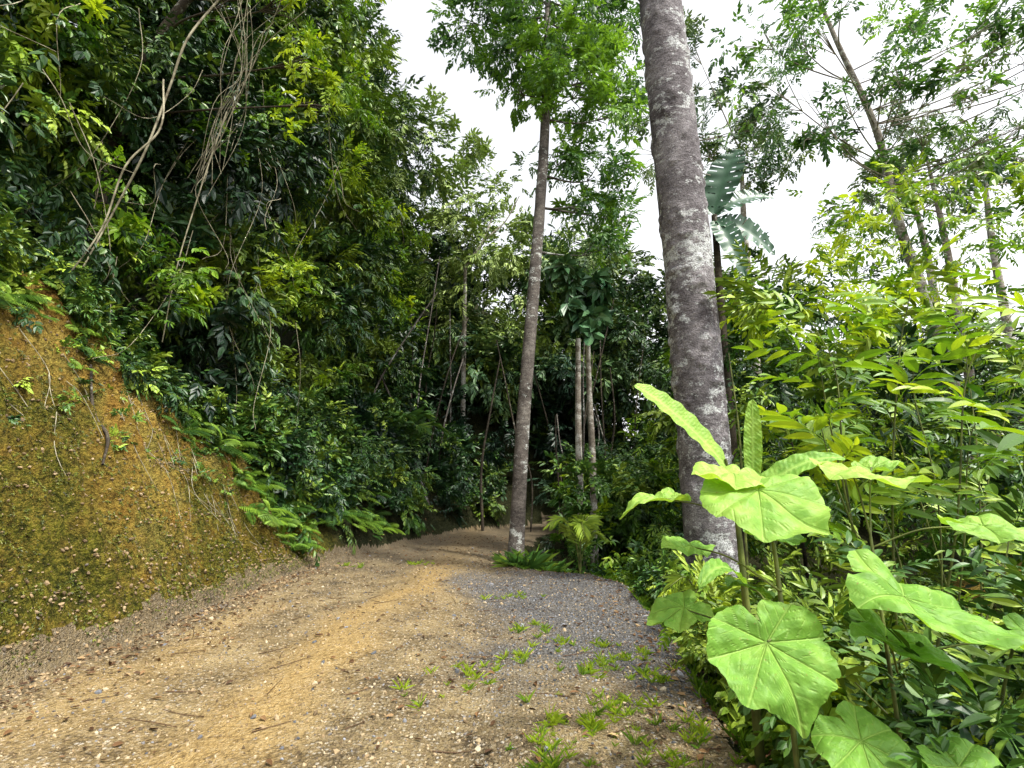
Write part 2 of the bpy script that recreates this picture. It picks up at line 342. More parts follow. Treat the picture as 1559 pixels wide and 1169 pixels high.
# ------------------------------------------------------------------ tubes
def tube(acc, pts, radii, seg=8, res=6, mat=0, rough=0., rs=3., lump=0, rnd=.5):
    pts = np.array(pts, float); n = len(pts); radii = np.interp(np.linspace(0, 1, n), np.linspace(0, 1, len(radii)), radii)
    t = np.linspace(0, n-1, (n-1)*res+1); i = np.clip(t.astype(int), 0, n-2); f = (t-i)[:, None]
    pe = np.vstack([2*pts[0]-pts[1], pts, 2*pts[-1]-pts[-2]])
    p0, p1, p2, p3 = pe[i], pe[i+1], pe[i+2], pe[i+3]
    C = .5*(2*p1+(p2-p0)*f+(2*p0-5*p1+4*p2-p3)*f**2+(3*p1-p0-3*p2+p3)*f**3)
    r = np.interp(t, np.arange(n), radii)
    T = nrm(np.gradient(C, axis=0)); ref = np.array([.31, .95, .05]) if abs(T[0][2]) > .6 else np.array([0, 0, 1.])
    s = nrm(np.cross(T, ref)); b = np.cross(T, s)
    a = np.linspace(0, 2*math.pi, seg, endpoint=False)
    D = s[:, None]*np.cos(a)[None, :, None]+b[:, None]*np.sin(a)[None, :, None]
    V = C[:, None]+D*r[:, None, None]
    if rough > 0:
        q = fbm(V[..., 0]*rs, V[..., 1]*rs, V[..., 2]*rs*.7, 4)*rough
        if lump > 0:
            q = q + lump*smooth(.66, .9, vnoise(V[..., 0]*8, V[..., 1]*8, V[..., 2]*7))
        V = V + D*q[..., None]
    k = len(C); I = np.arange(k*seg).reshape(k, seg)
    Qd = np.stack([I[:-1], np.roll(I, -1, 1)[:-1], np.roll(I, -1, 1)[1:], I[1:]], -1).reshape(-1, 4)
    acc.add(V.reshape(-1, 3), Qd.ravel(), np.full(len(Qd), 4), rnd, 0, mat)
    return C

# ------------------------------------------------------------------ foliage masses
def clump(acc, c, r, n, sc, rnd=.5, mat=0, tm=SP, up=.25, sub=None, hollow=.5):
    """lumpy clump of leafy sprays: sub-clumps on the surface of an uneven ellipsoid"""
    c = np.array(c, float); r = np.array(r, float)*np.ones(3)
    K = sub or max(4, n//9)
    D = nrm(rng.normal(size=(K, 3))+np.array([0, 0, up])); rad = hollow+(1-hollow)*rng.random((K, 1))**.6
    rad = rad*(.8+.55*rng.random((K, 1)))
    SC = c+D*rad*r; k = rng.integers(0, K, n)
    loc = rng.normal(size=(n, 3))*np.minimum(r, 1.2)*.17
    pos = SC[k]+loc
    x = D[k]*.9+nrm(loc)*.6+rng.normal(size=(n, 3))*.35+np.array([0, 0, -.25])
    z = np.array([0, 0, 1.])+D[k]*.35+rng.normal(size=(n, 3))*.3
    R = frames(x, z); sr = rng.normal(size=K)*.17
    s = sc*(.7+.6*rng.random(n)); ti = rng.integers(0, len(tm), K)[k]
    rr = rnd+sr[k]+(vnoise(pos[:, 0]*.5, pos[:, 1]*.5, pos[:, 2]*.5)-.5)*.6+D[k][:, 2]*.08
    for j, T in enumerate(tm):
        q = ti == j
        if q.any(): bake(acc, T, pos[q], R[q], s[q], rr[q], mat)

# ---- left hillside jungle
AL = Acc()
def face(y): return np.interp(y, [3, 6, 8, 10, 12, 14, 17, 22], [-7.6, -6.9, -6.3, -5.6, -4.9, -4.4, -4.1, -3.6])
for i in range(280):
    y = rng.uniform(3.6, 22); r = rng.uniform(.6, 1.25)*(1 if y < 10 else 1.25)
    zb = Hb(y)+(.6+.5*r if y < 10.5 else .3); zt = np.interp(y, [4, 8, 12, 16, 22], [10, 12.5, 16.5, 18.5, 16.5])
    z = zb+(zt-zb)*rng.random()**.9
    x = face(y)-.08*(z-zb)-r*.5+rng.normal()*.6 - .9*smooth(.5, .7, vnoise(y*.5, z*.4, 5))
    x = min(x, -4.25-.3*r+.25*(z < 13))
    sc = .34 if y < 9 else .45
    hi = rng.random() < .45
    clump(AL, (x, y, z), (r*.85, r, r*1.0), int(54*r*r)+16, sc, rng.normal(.52, .17), int(hi), SP)
for i in range(34):   # denser growth further up the hill
    y = rng.uniform(5, 15); z = rng.uniform(7.5, 15); x = face(y)-rng.uniform(1.6, 3)
    clump(AL, (x, y, z), 1.4, 46, .62, rng.normal(.4, .12), 0, SP, hollow=.2)
for i in range(30):
    y = rng.uniform(6, 19); z = rng.uniform(4, 13); x = face(y)+rng.uniform(-.3, .5); r = rng.uniform(.35, .7)
    clump(AL, (min(x, -3.9), y, max(z, Hb(y)+1)), r, int(60*r*r)+12, .34, rng.normal(.55, .1), 2, SP)
for i in range(110):
    y = rng.uniform(10.4, 21); dx = rng.random()
    x = xl(y)-.35-dx*1.7; z = height(x, y)+rng.uniform(0, .7)+dx*1.0; r = rng.uniform(.3, .65)
    clump(AL, (x, y, float(z)), r, int(90*r)+15, .28, rng.normal(.42, .17), int(rng.random() < .5), SP+SPB)
for i in range(150):
    y = rng.uniform(3.2, 11); x = xl(y)-(Hb(y)*.52+.15)*rng.uniform(.98, 1.45); z = float(height(x, y))+.1; r = rng.uniform(.18, .48)
    clump(AL, (x, y, z), r, int(66*r)+12, .2, rng.normal(.5, .17), int(rng.random() < .7), SP+SPB)
for i in range(70):
    y = rng.uniform(3.4, 10.5); x = xl(y)-(Hb(y)*.52+.15)*rng.uniform(.45, 1.0); z = float(height(x, y))+.02; r = rng.uniform(.06, .16)
    clump(AL, (x, y, z), r, int(60*r)+4, .11, rng.normal(.5, .15), 1, SP+SPB, 1)
AL.build('hillside_jungle_foliage', [M_deep, M_mid, M_bright])

# ---- background jungle
AB = Acc()
for i in range(225):
    x = rng.uniform(-7, 24); y = rng.uniform(20.5, 27)
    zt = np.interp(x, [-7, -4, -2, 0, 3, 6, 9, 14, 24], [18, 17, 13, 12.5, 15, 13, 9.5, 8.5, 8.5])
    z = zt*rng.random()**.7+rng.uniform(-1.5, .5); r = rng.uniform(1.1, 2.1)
    lo = z < 5.5 and x < 5  # low clumps get darker leaf colour, painting in the shade of the forest depth
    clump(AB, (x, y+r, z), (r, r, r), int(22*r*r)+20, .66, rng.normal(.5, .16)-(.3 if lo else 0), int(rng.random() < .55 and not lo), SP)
for i in range(40):
    x = rng.uniform(-4, 7); y = rng.uniform(21, 23.5); z = rng.uniform(5.5, 11.5); r = rng.uniform(1.1, 1.7)
    clump(AB, (x, y, z), r, 64, .62, rng.normal(.5, .15), int(rng.random() < .5), SP)
for (x, y, z, r, n) in [(-1.6, 21, 14.2, 2.0, 100), (-2.6, 20, 11.5, 2.0, 130), (0, 21.5, 12, 1.8, 110), (-3.6, 19, 15.2, 1.6, 80), (-1, 20, 9.5, 2, 140), (-4.2, 17.6, 14.2, 1.5, 100), (.8, 21, 14.5, 1.5, 60), (-2.8, 21, 16, 1.2, 40), (-.6, 19.5, 11.5, 1.3, 70), (-1.8, 19, 12.6, 1.1, 50)]:
    clump(AB, (x, y, z), r, n, .50, .9, 1, SP)
for i in range(30):
    x = rng.uniform(-2.8, 4); y = rng.uniform(17.5, 20.5)
    x = x if x > xr(y) or x < xl(y)-.3 else xr(y)+rng.uniform(.3, 2)
    r = rng.uniform(.4, .9); clump(AB, (x, y, hz(x, y)+rng.uniform(.2, 2.6)), r, int(45*r)+12, .42, rng.normal(.35, .15), int(rng.random() < .3), SP+SPB)
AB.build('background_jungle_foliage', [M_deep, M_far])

# ---- right mid-ground jungle
AM = Acc()
for i in range(185):
    y = rng.uniform(7.5, 19); x = rng.uniform(2.2+.12*y, 6+.95*y)
    if y < 11 and x < 4.3: continue
    zt = 1.0+.42*math.hypot(x, y)*np.interp(x/y, [.2, .5, .8, 1.0, 1.3], [1.15, .95, .68, .55, .48]); g0 = float(height(x, y))
    z = g0+(zt-g0)*rng.random()**.8; r = rng.uniform(.6, 1.3)
    clump(AM, (x, y, z), r, int(37*r*r)+18, .40, rng.normal(.42, .19), int(rng.random() < .32), SP)
for i in range(26):
    y = rng.uniform(9, 15); x = y*rng.uniform(.6, 1.15); z = 1.6+math.hypot(x, y)*rng.uniform(.26, .48)
    r = rng.uniform(.6, 1.1); clump(AM, (x, y, z), r, 24, .36, rng.normal(.5, .15), 1, SP, hollow=.1)
for i in range(50):
    y = rng.uniform(12.5, 19); x = rng.uniform(1.2, 4.5)+.1*(y-12); r = rng.uniform(.5, 1.0); z = rng.uniform(-.3, 2.2)
    clump(AM, (x, y, z), r, int(50*r*r)+20, .33, rng.normal(.38, .14), int(rng.random() < .35), SP+SPB)
AM.build('valley_jungle_foliage', [M_mid, M_bright])

# ---- roadside undergrowth right
AU = Acc()
for i in range(230):
    y = rng.uniform(2.2, 10.5); x = xr(y)+.3+rng.random()**1.1*(2.6+.25*y)
    g0 = float(height(x, y)); e = x-xr(y)
    r = rng.uniform(.18, .42); z = g0+rng.uniform(.05, .35)+min(e, 2.2)*rng.uniform(.1, .5)
    if y > 7.6: z = g0+rng.uniform(.05, .3)+min(e, 2)*.1
    clump(AU, (x, y, z), r, int(60*r)+12, .19, rng.normal(.5, .19), int(rng.random() < .35), SPB+SP[:2])
for i in range(90):
    y = rng.uniform(1.9, 4.6); x = 1.5+rng.random()*2.6; z = hz(x, y)+rng.uniform(.1, .8); r = rng.uniform(.18, .3)
    clump(AU, (x, y, z), r, 14, .18, rng.normal(.58, .2), int(rng.random() < .45), SPB+[CP[1]])
AU.build('roadside_undergrowth', [M_mid, M_bright])

# ---- ferns
AF = Acc()
def put(acc, T, p, s, rnd, tilt=(0, 0), mat=0):
    a = rng.uniform(0, 6.28); z = nrm(np.array([[tilt[0]+rng.normal()*.1, tilt[1]+rng.normal()*.1, 1.]])); x = np.array([[math.cos(a), math.sin(a), 0.]])
    bake(acc, T, np.array([p], float), frames(np.cross(np.cross(z, x), z), z), np.array([s]), rnd, mat)
for i in range(110):
    y = rng.uniform(9.2, 15); x = xl(y)-.3-rng.random()*1.5
    put(AF, FERN[i % 3], (x, y, float(height(x, y))+.02), rng.uniform(.35, .85), rng.normal(.6, .2), (.5, 0))
for i in range(70):
    y = rng.uniform(3.6, 9.8); x = xl(y)-(Hb(y)*.52+.15)*rng.uniform(.8, 1.25)
    put(AF, FERN[i % 3], (x, y, float(height(x, y))+.02), rng.uniform(.22, .55), rng.normal(.6, .2), (.7, 0))
for (x, y) in [(.5, 11.3), (.2, 11.6), (1.4, 10.3), (1.9, 9.8), (1.0, 10.9), (2.2, 9.2), (2.15, 8.1), (2.4, 7.4), (2.1, 6.3), (.8, 11.8)]:
    put(AF, FERN[0], (x, y, hz(x, y)), rng.uniform(.4, .6), .45)
AF.build('fern_undergrowth', [M_fern])

AK = Acc(); g_ = np.random.default_rng(5)
SPK = (lambda l: pack(l, g_.normal(size=len(l))*.1))([leaf6([0, 0, 0], [math.cos(i*2.4), math.sin(i*2.4), .5+1.6*(i/22)], [-math.cos(i*2.4), -math.sin(i*2.4), 1.], .8+.3*g_.random(), .07, .35, .2) for i in range(22)])
for (x, y, s) in [(.32, 10.75, .6), (.55, 10.6, .5), (.75, 10.9, .6), (.1, 10.7, .4), (-.15, 11.0, .35), (.95, 10.7, .55), (.45, 11.05, .7), (1.3, 10.5, .5), (.0, 10.85, .45)]:
    put(AK, SPK, (x, y, hz(x, y)), s, g_.normal(.6, .12))
AK.build('bromeliad_plants', [M_mid])

# ---- moss sprigs / small weeds on the clay bank
AW = Acc()
n = 15000; y = rng.uniform(2.5, 11, n); t = rng.random(n)**1.2; x = xl(y)-.02-t*(Hb(y)*.52+.2)
k = vnoise(x*1.6, y*1.6, 3)*.7+vnoise(x*5, y*5, 3)*.3 + (1-t)*.25 > .58; x = x[k]; y = y[k]; n = len(x); z = height(x, y)
R = frames(rng.normal(size=(n, 3))*[1, 1, .3], rng.normal(size=(n, 3))*.4+np.array([.9, 0, .7]))
bake(AW, SP[3], np.stack([x, y, z+.01], -1), R, rng.uniform(.012, .05, n), rng.normal(.4, .22, n))
AW.build('bank_moss_weeds', [leafmat('moss_weed', (.03, .035, .006), (.10, .12, .014), (.24, .25, .03), 0)])

# ---- road grass
AG = Acc()
cs = [(-.05, 5.1), (.55, 5.6), (-.6, 4.3), (.3, 4.0), (.75, 4.1), (.95, 3.9), (.3, 3.6), (.7, 4.9), (.1, 7.9), (1.1, 4.6), (1.05, 3.6), (-.35, 4.7), (.2, 3.3), (.9, 3.4), (-1.9, 11), (-3.3, 10.6), (1.1, 5.3), (.15, 6.2), (.6, 3.7), (1.0, 3.2)]
for (cx, cy) in cs:
    n = rng.integers(5, 15); px = cx+rng.normal(size=n)*.18; py = cy+rng.normal(size=n)*.15
    R = frames(rng.normal(size=(n, 3))*[1, 1, 0], rng.normal(size=(n, 3))*.2+np.array([0, 0, 1.]))
    for j in range(3):
        q = np.arange(n) % 3 == j
        bake(AG, TUFT[j], np.stack([px, py, height(px, py)+.01], -1)[q], R[q], rng.uniform(.03, .11, n)[q], rng.normal(.8, .17, n)[q])
n = 260; y = rng.uniform(2.6, 10.5, n); x = xr(y)+np.abs(rng.normal(size=n))*.2+.05
R = frames(rng.normal(size=(n, 3))*[1, 1, 0], rng.normal(size=(n, 3))*.15+np.array([0, 0, 1.]))
bake(AG, TUFT[0], np.stack([x, y, height(x, y)], -1), R, rng.uniform(.06, .16, n), rng.normal(.5, .12, n))
AG.build('grass_tufts', [M_bright])

# ---- gravel and stones
AS = Acc()
def stones(n, xf, yf, smin, smax, rlo, rhi, keep=None):
    x = xf(n); y = yf(n)
    if keep is not None: k = keep(x, y); x = x[k]; y = y[k]
    n = len(x); R = frames(rng.normal(size=(n, 3)), rng.normal(size=(n, 3))*.4+np.array([0, 0, 1.]))
    s = smin+(smax-smin)*rng.random(n)**3; z = height(x, y)+.012+s*.15; P_ = np.stack([x, y, z], -1); rr = rng.uniform(rlo, rhi, n)
    for j in range(4): q = np.arange(n) % 4 == j; bake(AS, STONE[j], P_[q], R[q], s[q], rr[q])
inroad = lambda x, y: (x > xl(y)) & (x < xr(y)+.2)
stones(24000, lambda n: rng.uniform(-4, 1.8, n), lambda n: 2.6+9*rng.random(n)**1.6, .003, .016, .38, .86, lambda x, y: inroad(x, y) & (rng.random(len(x)) > .7*np.exp(-((x+1.7)/.5)**2)))
stones(15000, lambda n: rng.uniform(-1.6, 1.9, n), lambda n: rng.uniform(3.0, 11, n), .005, .018, 0, .37, lambda x, y: inroad(x, y) & (rng.random(len(x)) < gravelmask(x, y, fbm(x*1.3, y*1.3, 21))+.08))
stones(900, lambda n: rng.uniform(-4, 1.8, n), lambda n: 2.6+11*rng.random(n)**1.2, .010, .036, .12, .88, inroad)
stones(3500, lambda n: rng.normal(-3.98, .22, n), lambda n: rng.uniform(2.6, 11, n), .005, .028, .42, .70)
stones(4500, lambda n: -3.95-2.3*rng.random(n), lambda n: rng.uniform(2.6, 10.5, n), .005, .028, .44, .72)
AS.build('gravel_stones', [M_stone])

AD = Acc()
n = 2900; y = 2.6+14*rng.random(n)**1.2; e = rng.random(n); x = np.where(e < .35, xl(y)+np.abs(rng.normal(size=n))*.35, np.where(e < .65, xr(y)-rng.normal(size=n)*.3, rng.uniform(-3.9, 1.5, n)))
x = np.where(y > 10.5, rng.uniform(-3.8, .4, n), x)
R = frames(rng.normal(size=(n, 3))*[1, 1, .1], rng.normal(size=(n, 3))*.3+np.array([0, 0, 1.]))
bake(AD, ONELEAF, np.stack([x, y, height(x, y)+.028], -1), R, rng.uniform(.02, .08, n), rng.normal(.35, .25, n))
for i in range(60):
    x = rng.uniform(-3.8, 1.3); y = rng.uniform(2.9, 9); a = rng.uniform(0, 3.14); l = rng.uniform(.05, .2)
    tube(AD, [(x+q*l*math.cos(a), y+q*l*math.sin(a)+rng.normal()*.01, hz(x+q*l*math.cos(a), y+q*l*math.sin(a))+.02) for q in (-1, 0, 1)], [.004, .002], 4, 2, 0, rnd=.15)
AD.build('fallen_leaves_and_twigs', [M_dry])

# ------------------------------------------------------------------ trees
e = empty('tall_grey_trunk_tree'); T = Acc()
b = hz(3.1, 8.3)
C = tube(T, [(3.14, 8.35, b-.3), (3.10, 8.3, .8), (3.0, 8.1, 3.6), (2.88, 7.95, 6.5), (2.68, 7.8, 10.4), (2.5, 7.7, 15), (2.4, 7.6, 19)], [.50, .40, .395, .385, .36, .30, .25], 72, 90, 0, .045, 2.5, .03)
for (dx, dy) in [(.5, -.4), (-.45, -.3), (.2, .6)]:
    tube(T, [(3.1, 8.3, b+.5), (3.1+dx*.7, 8.3+dy*.7, b+.05), (3.1+dx*1.6, 8.3+dy*1.6, b-.3)], [.18, .13, .05], 14, 8, 0, .03)
T.build('trunk', [B_big], e, True)
T = Acc()
for a in range(8):
    an = a*.8; tip = (2.3+3.2*math.cos(an), 7.6+3.2*math.sin(an), 20.5+rng.random()*1.5)
    tube(T, [(2.42, 7.62, 17.5+.2*a), (2.3+1.5*math.cos(an), 7.6+1.5*math.sin(an), 19.3), tip], [.12, .07, .02], 8, 5)
T.build('limbs', [B_big], e, True)
T = Acc()
for a in range(12):
    an = a*.55; q = 1.5+2*rng.random(); clump(T, (2.3+q*math.cos(an), 7.6+q*math.sin(an), 20+2*rng.random()), 1.1, 30, .4, .5)
T.build('crown', [M_sil], e)
T = Acc()
tube(T, [(3.5, 8.05, b), (3.5, 7.95, 1.2), (3.46, 7.8, 2.4), (3.38, 7.75, 3.6)], [.02, .015, .008], 6, 6)
clump(T, (3.5, 7.95, 2.3), (.12, .12, .8), 28, .18, .5, 1)
T.build('climbing_vine', [M_stem, M_mid], e)

def tree(name, trunk, radii, blobs, bk, lm, sc, seg=20, rough=.03, lsp=SP, dens=1.0, rn=.5, hollow=.45, res=14, limb=.7):
    e = empty(name); T = Acc(); C = tube(T, trunk, radii, seg, res, 0, rough, 4.)
    rtop = radii[-1]
    for (x, y, z, r, n, *o) in blobs:
        c = np.array([x, y, z]); w = np.linalg.norm(C-c, axis=1)+np.maximum(C[:, 2]-(z-.4*r), 0)*3; s = C[int(np.argmin(w))]
        mid = (s+c)/2+np.array([0, 0, -.15*r])+rng.normal(size=3)*.1
        tube(T, [s, mid, c], [max(.02, rtop*limb), .020, .009], 7, 5)
        for q in range(4):
            dd = nrm(rng.normal(size=3)+np.array([0, 0, .2])); tube(T, [mid*.4+c*.6, c+dd*r*.4, c+dd*r*.85+np.array([0, 0, -.1])], [.014, .009, .004], 5, 4)
    T.build('trunk_and_limbs', [bk], e, True)
    T = Acc()
    for (x, y, z, r, n, *o) in blobs:
        rr = o[0] if o else rn
        clump(T, (x, y, z), (r, r, r*.8), int(n*dens), sc, rr, 0, lsp, .3, None, hollow)
    T.build('crown', [lm], e); return e
tree('roadside_forest_tree', [(.06, 11.15, -.15), (.1, 11.2, .5), (.25, 11.25, 3), (.52, 11.35, 6.2), (.82, 11.5, 10.2), (.95, 11.8, 13.5), (1.0, 12, 15.5)], [.22, .165, .15, .14, .12, .08, .05],
     [(1.7, 11.5, 11.4, .95, 150, .95), (2.2, 11.8, 12.3, .9, 140, 1.0), (1.2, 11.0, 12.2, .95, 150, .9), (2.6, 12.1, 11.2, .8, 110, .9), (.2, 11.9, 13.0, 1.0, 150, .4), (-.6, 12.4, 13.6, 1.0, 130, .35), (-1.4, 12.6, 14.6, .9, 90, .35),
      (.5, 12.0, 14.4, 1.4, 240, .3), (1.8, 12.6, 14.6, 1.3, 220, .35), (-.6, 12.4, 15.3, 1.2, 170, .3), (2.6, 12.6, 13.6, 1.1, 150, .5), (1.3, 12.2, 10.0, .8, 100, .6), (2.3, 12.6, 9.7, 1.0, 140, .5), (2.9, 12.8, 8.6, .9, 110, .55), (1.7, 12.2, 8.7, .8, 80, .55), (.1, 11.7, 11.6, .6, 45, .5), (1.4, 13, 16.4, 1.3, 120, .3), (3.0, 12.8, 12.4, .9, 110, .5), (2.8, 12.6, 15.2, 1.1, 140, .4), (2.2, 12.8, 7.6, .9, 90, .5), (.1, 12.4, 16, 1.1, 110, .3), (1.0, 10.9, 13.4, .9, 130, .7), (.95, 11.0, 11.1, .55, 60, .85)],
     B_mid, M_sil, .32, 28, .02, SP)
rb = []
for i in range(24):
    u = rng.uniform(.5, 1.25); t = rng.uniform(13, 15); vz = rng.uniform(.66, 1.0)
    rb.append((u*t*.98, t*.86, 1.6+t*vz*rng.uniform(.9, 1), rng.uniform(.8, 1.5), 42))
tree('pale_trunk_forest_tree', [(12.2, 13.6, -2), (12.0, 13.6, 2), (11.8, 13.6, 5.4), (11.5, 14, 9), (11.4, 14.2, 12.4), (10.4, 14, 15.5), (9.8, 14, 18)], [.20, .18, .15, .13, .10, .07, .03],
     [(8.6, 13.3, 14.8, 1.6, 80), (10, 13, 16, 1.6, 90), (12.5, 13, 15.2, 1.7, 100), (14.4, 12.6, 13.8, 1.6, 90), (15.6, 12.8, 15.6, 1.6, 80), (7.2, 13, 14.6, 1.1, 50)]+rb,
     B_pale, M_sil, .34, 18, .02, SP, .9, .42, .1, 14, .7)
for (x, y, h, ln) in [(17.6, 20, 15, -.6), (18.8, 20.5, 16, -.3), (20.0, 20, 15.5, .5), (9.2, 19, 15, .3), (6.8, 19, 15.5, .3)]:
    bl = [(x+rng.normal()*1.8, y+rng.normal(), h+rng.normal()*1.6, 1.2, 50) for q in range(8)]
    tree('slender_forest_tree', [(x, y, -1), (x+ln*.3, y, h*.4), (x+ln*.4, y, h*.75), (x+ln, y, h)], [.2, .17, .13, .05], bl, B_pale, M_far, .44, 12, .02, SP, .8, .6, .1)
tree('overhanging_forest_tree', [(-7.6, 8.5, 4.5), (-7.2, 8.3, 8), (-6.2, 8, 10.2), (-4.6, 7.7, 11.3)], [.16, .12, .08, .03],
     [(-4.2, 7.9, 10.2, .55, 34, .8), (-3.6, 7.9, 10.7, .6, 36, .8), (-3.7, 8.0, 9.1, .4, 18, .85), (-5.0, 7.6, 9.9, .7, 40, .5), (-2.9, 8, 11.2, .5, 24, .8), (-3.5, 8.1, 8.3, .25, 7, .85)], B_dark, M_bright, .26)
T0 = empty('broadleaf_understory_tree'); T = Acc()
tube(T, [(2.1, 13.7, -.8), (2.12, 13.6, 2), (2.05, 13.4, 4.5), (2.0, 12.9, 6.6)], [.11, .09, .07, .05], 12, 8, 0, .015)
tube(T, [(1.85, 13.9, -.8), (1.8, 13.9, 2.5), (1.86, 13.9, 5.6)], [.10, .09, .07], 12, 8, 0, .015)
T.build('trunk', [B_pale], T0, True)
T = Acc()
for i in range(9):
    c = np.array([1.9, 12.4, 6.1])+rng.normal(size=3)*[.6, .3, .45]
    clump(T, c, .4, 12, .6, .8, 0, [rosette(8, .6, .3, 31, -.3), rosette(7, .65, .32, 32, -.4)], .2)
T.build('crown', [M_palm], T0)
T = Acc()
for i in range(30):
    if i < 13: y = rng.uniform(16.5, 20.5); x = rng.uniform(-3.2, 3.6)
    else: y = rng.uniform(12.5, 21); x = rng.uniform(-5.2, -3.2) if i % 3 == 0 else rng.uniform(1.2, 13)
    if xl(y)-.1 < x < xr(y) and y < 17.5: x = xr(y)+.6
    h = rng.uniform(4, 9); q = rng.normal()*.9
    z0 = float(height(x, y)); lt = int(rng.random() < .25)
    tube(T, [(x, y, z0-.2), (x+q*.2+rng.normal()*.12, y, z0+h*.35), (x+q*.6+rng.normal()*.12, y, z0+h*.7), (x+q, y+rng.normal()*.3, z0+h)], [rng.uniform(.025, .06), .02], 7, 6, lt)
T.build('jungle_saplings', [B_dark, B_mid], None, True)
T = Acc()
tube(T, [(-1.9, 19.5, 10.2), (-1.2, 19.4, 11.3), (-.8, 19.4, 12.4)], [.07, .05, .03], 8, 6); tube(T, [(-1.2, 19.4, 11.3), (-.3, 19.3, 12.1), (.3, 19.2, 13.2)], [.05, .03, .02], 8, 6)
tube(T, [(-1.9, 19.5, 10.2), (-2.0, 20.6, 7), (-2.1, 22, 0)], [.07, .10, .12], 8, 6)
T.build('bare_pale_tree', [B_pale], None, True)
def blade(acc, p0, p1, w, sag=.15, rnd=.5, nu=18, mat=0, up=(0, 0, 1.), wave=.02, prof=.6, split=0):
    p0 = np.array(p0, float); p1 = np.array(p1, float); L = np.linalg.norm(p1-p0); a = (p1-p0)/L
    s = nrm(np.cross(np.array(up, float), a)); nn = np.cross(a, s)
    u = np.linspace(0, 1, nu); vv = np.linspace(-1, 1, 9); U, Vv = np.meshgrid(u, vv, indexing='ij')
    wd = w*.5*np.maximum(np.sin(math.pi*U**.85), 0)**prof
    z = np.array([0, 0, 1.])*(sag*L*(4*U*(1-U)))[..., None] + nn*((.25*np.abs(Vv)*wd+wave*np.sin(U*40+Vv*2)*np.abs(Vv))[..., None])
    P_ = p0+a*(U*L)[..., None]+s*(Vv*wd)[..., None]+z
    I = np.arange(nu*9).reshape(nu, 9); Qd = np.stack([I[:-1, :-1], I[:-1, 1:], I[1:, 1:], I[1:, :-1]], -1)
    if split:
        k = np.ones(Qd.shape[:2], bool); k[::split, :3] = rng.random(k[::split, :3].shape) > .6; k[::split, 5:] = rng.random(k[::split, 5:].shape) > .6; Qd = Qd[k]
    Qd = Qd.reshape(-1, 4)
    ve = np.maximum(np.exp(-(Vv/.08)**2), .45*(np.abs(((U*22-np.abs(Vv)*1.2) % 1)-.5) < .16))
    acc.add(P_.reshape(-1, 3), Qd.ravel(), np.full(len(Qd), 4), rnd, ve.ravel(), mat)
e = empty('wild_banana_plant'); T = Acc()
for (a, c, w) in [((4.3, 10, 7.2), (4.9, 9.9, 8.7), .75), ((4.3, 10, 7.2), (5.6, 10, 7.6), .6), ((4.3, 10, 7.1), (5.4, 9.8, 6.2), .55), ((4.3, 10, 7.1), (4.6, 9.5, 5.6), .5), ((4.3, 10, 7.2), (3.7, 10.5, 8.3), .6), ((4.3, 10, 7.2), (4.2, 10.8, 8.4), .6)]:
    blade(T, a, c, w, .12, .4, 70, 0, (-.3, -.8, .5), .02, .6, 5)
T.build('leaves', [M_palm], e, True)
T = Acc(); tube(T, [(4.5, 10.4, -1.5), (4.4, 10.3, 3), (4.3, 10, 7.2)], [.12, .1, .06], 12, 8); T.build('stem', [B_dark], e, True)

# ------------------------------------------------------------------ lianas on the left
T = Acc()
for i in range(16):
    j = rng.normal(size=3)*.18
    tube(T, [np.array([-4.5, 7.8, 10.3])+j*2, np.array([-4.75, 7.75, 8.9])+rng.normal(size=3)*.15, np.array([-5.05, 7.9, 7.9])+rng.normal(size=3)*.15, np.array([-5.3+rng.normal()*.15, 8, 7.2-rng.random()*.8])], [.006, .005, .003], 5, 6)
tube(T, [(-5.0, 7.9, 8.0), (-5.35, 8.0, 6.6), (-5.65, 8.1, 5.2), (-5.8, 8.2, 3.9)], [.013, .011, .009], 6, 10)
tube(T, [(-4.9, 7.2, 9.6), (-5.2, 7.0, 8.6), (-5.45, 7.1, 7.8), (-5.6, 7.0, 6.6), (-6.0, 7.1, 5.7), (-6.25, 7.0, 4.7)], [.018, .018, .016, .012], 8, 8)
tube(T, [(-5.45, 6.95, 7.8), (-5.35, 6.9, 6.9), (-5.7, 6.8, 6.2), (-5.9, 6.8, 5.2), (-6.25, 6.7, 4.3)], [.014, .014, .010], 8, 8)
for i in range(44):
    y = rng.uniform(4.8, 12); x = face(y)+rng.uniform(0, .8); z = rng.uniform(5, 11.5); l = rng.uniform(1, 4.0)
    sx = rng.normal()*.5; sy = rng.normal()*.9   # slack, draping sideways
    tube(T, [(x, y, z), (x+sx*.2+rng.normal()*.15, y+sy*.15+rng.normal()*.2, z-l*.3), (x+sx*.5+rng.normal()*.2, y+sy*.55+rng.normal()*.25, z-l*.75), (x+sx-.1, y+sy, max(z-l*.9, Hb(y)))], [.007, .005, .003], 5, 6)
for i in range(40):
    y = rng.uniform(4.2, 9); x = float(xl(y)-(Hb(y)*.5)*rng.uniform(.6, 1)); z = hz(x, y)
    tube(T, [(x, y, z+.05), (x+.3, y+rng.normal()*.2, hz(x+.3, y)+.05), (x+.6, y+rng.normal()*.2, hz(x+.6, y)+.02)], [.005, .003], 5, 5)
T.build('hanging_lianas', [M_vine], None, True)
T = Acc()
tube(T, [(-5.7, 6.75, hz(-5.7, 6.75)+.08), (-5.35, 6.5, hz(-5.35, 6.5)+.06), (-5.05, 6.4, hz(-5.05, 6.4)+.05), (-4.9, 6.2, hz(-4.9, 6.2)+.04)], [.014, .022, .02, .012], 9, 8, 0, .02, 8)
tube(T, [(-5.35, 6.5, hz(-5.35, 6.5)+.08), (-5.3, 6.2, hz(-5.3, 6.2)+.15)], [.010, .005], 6, 4)
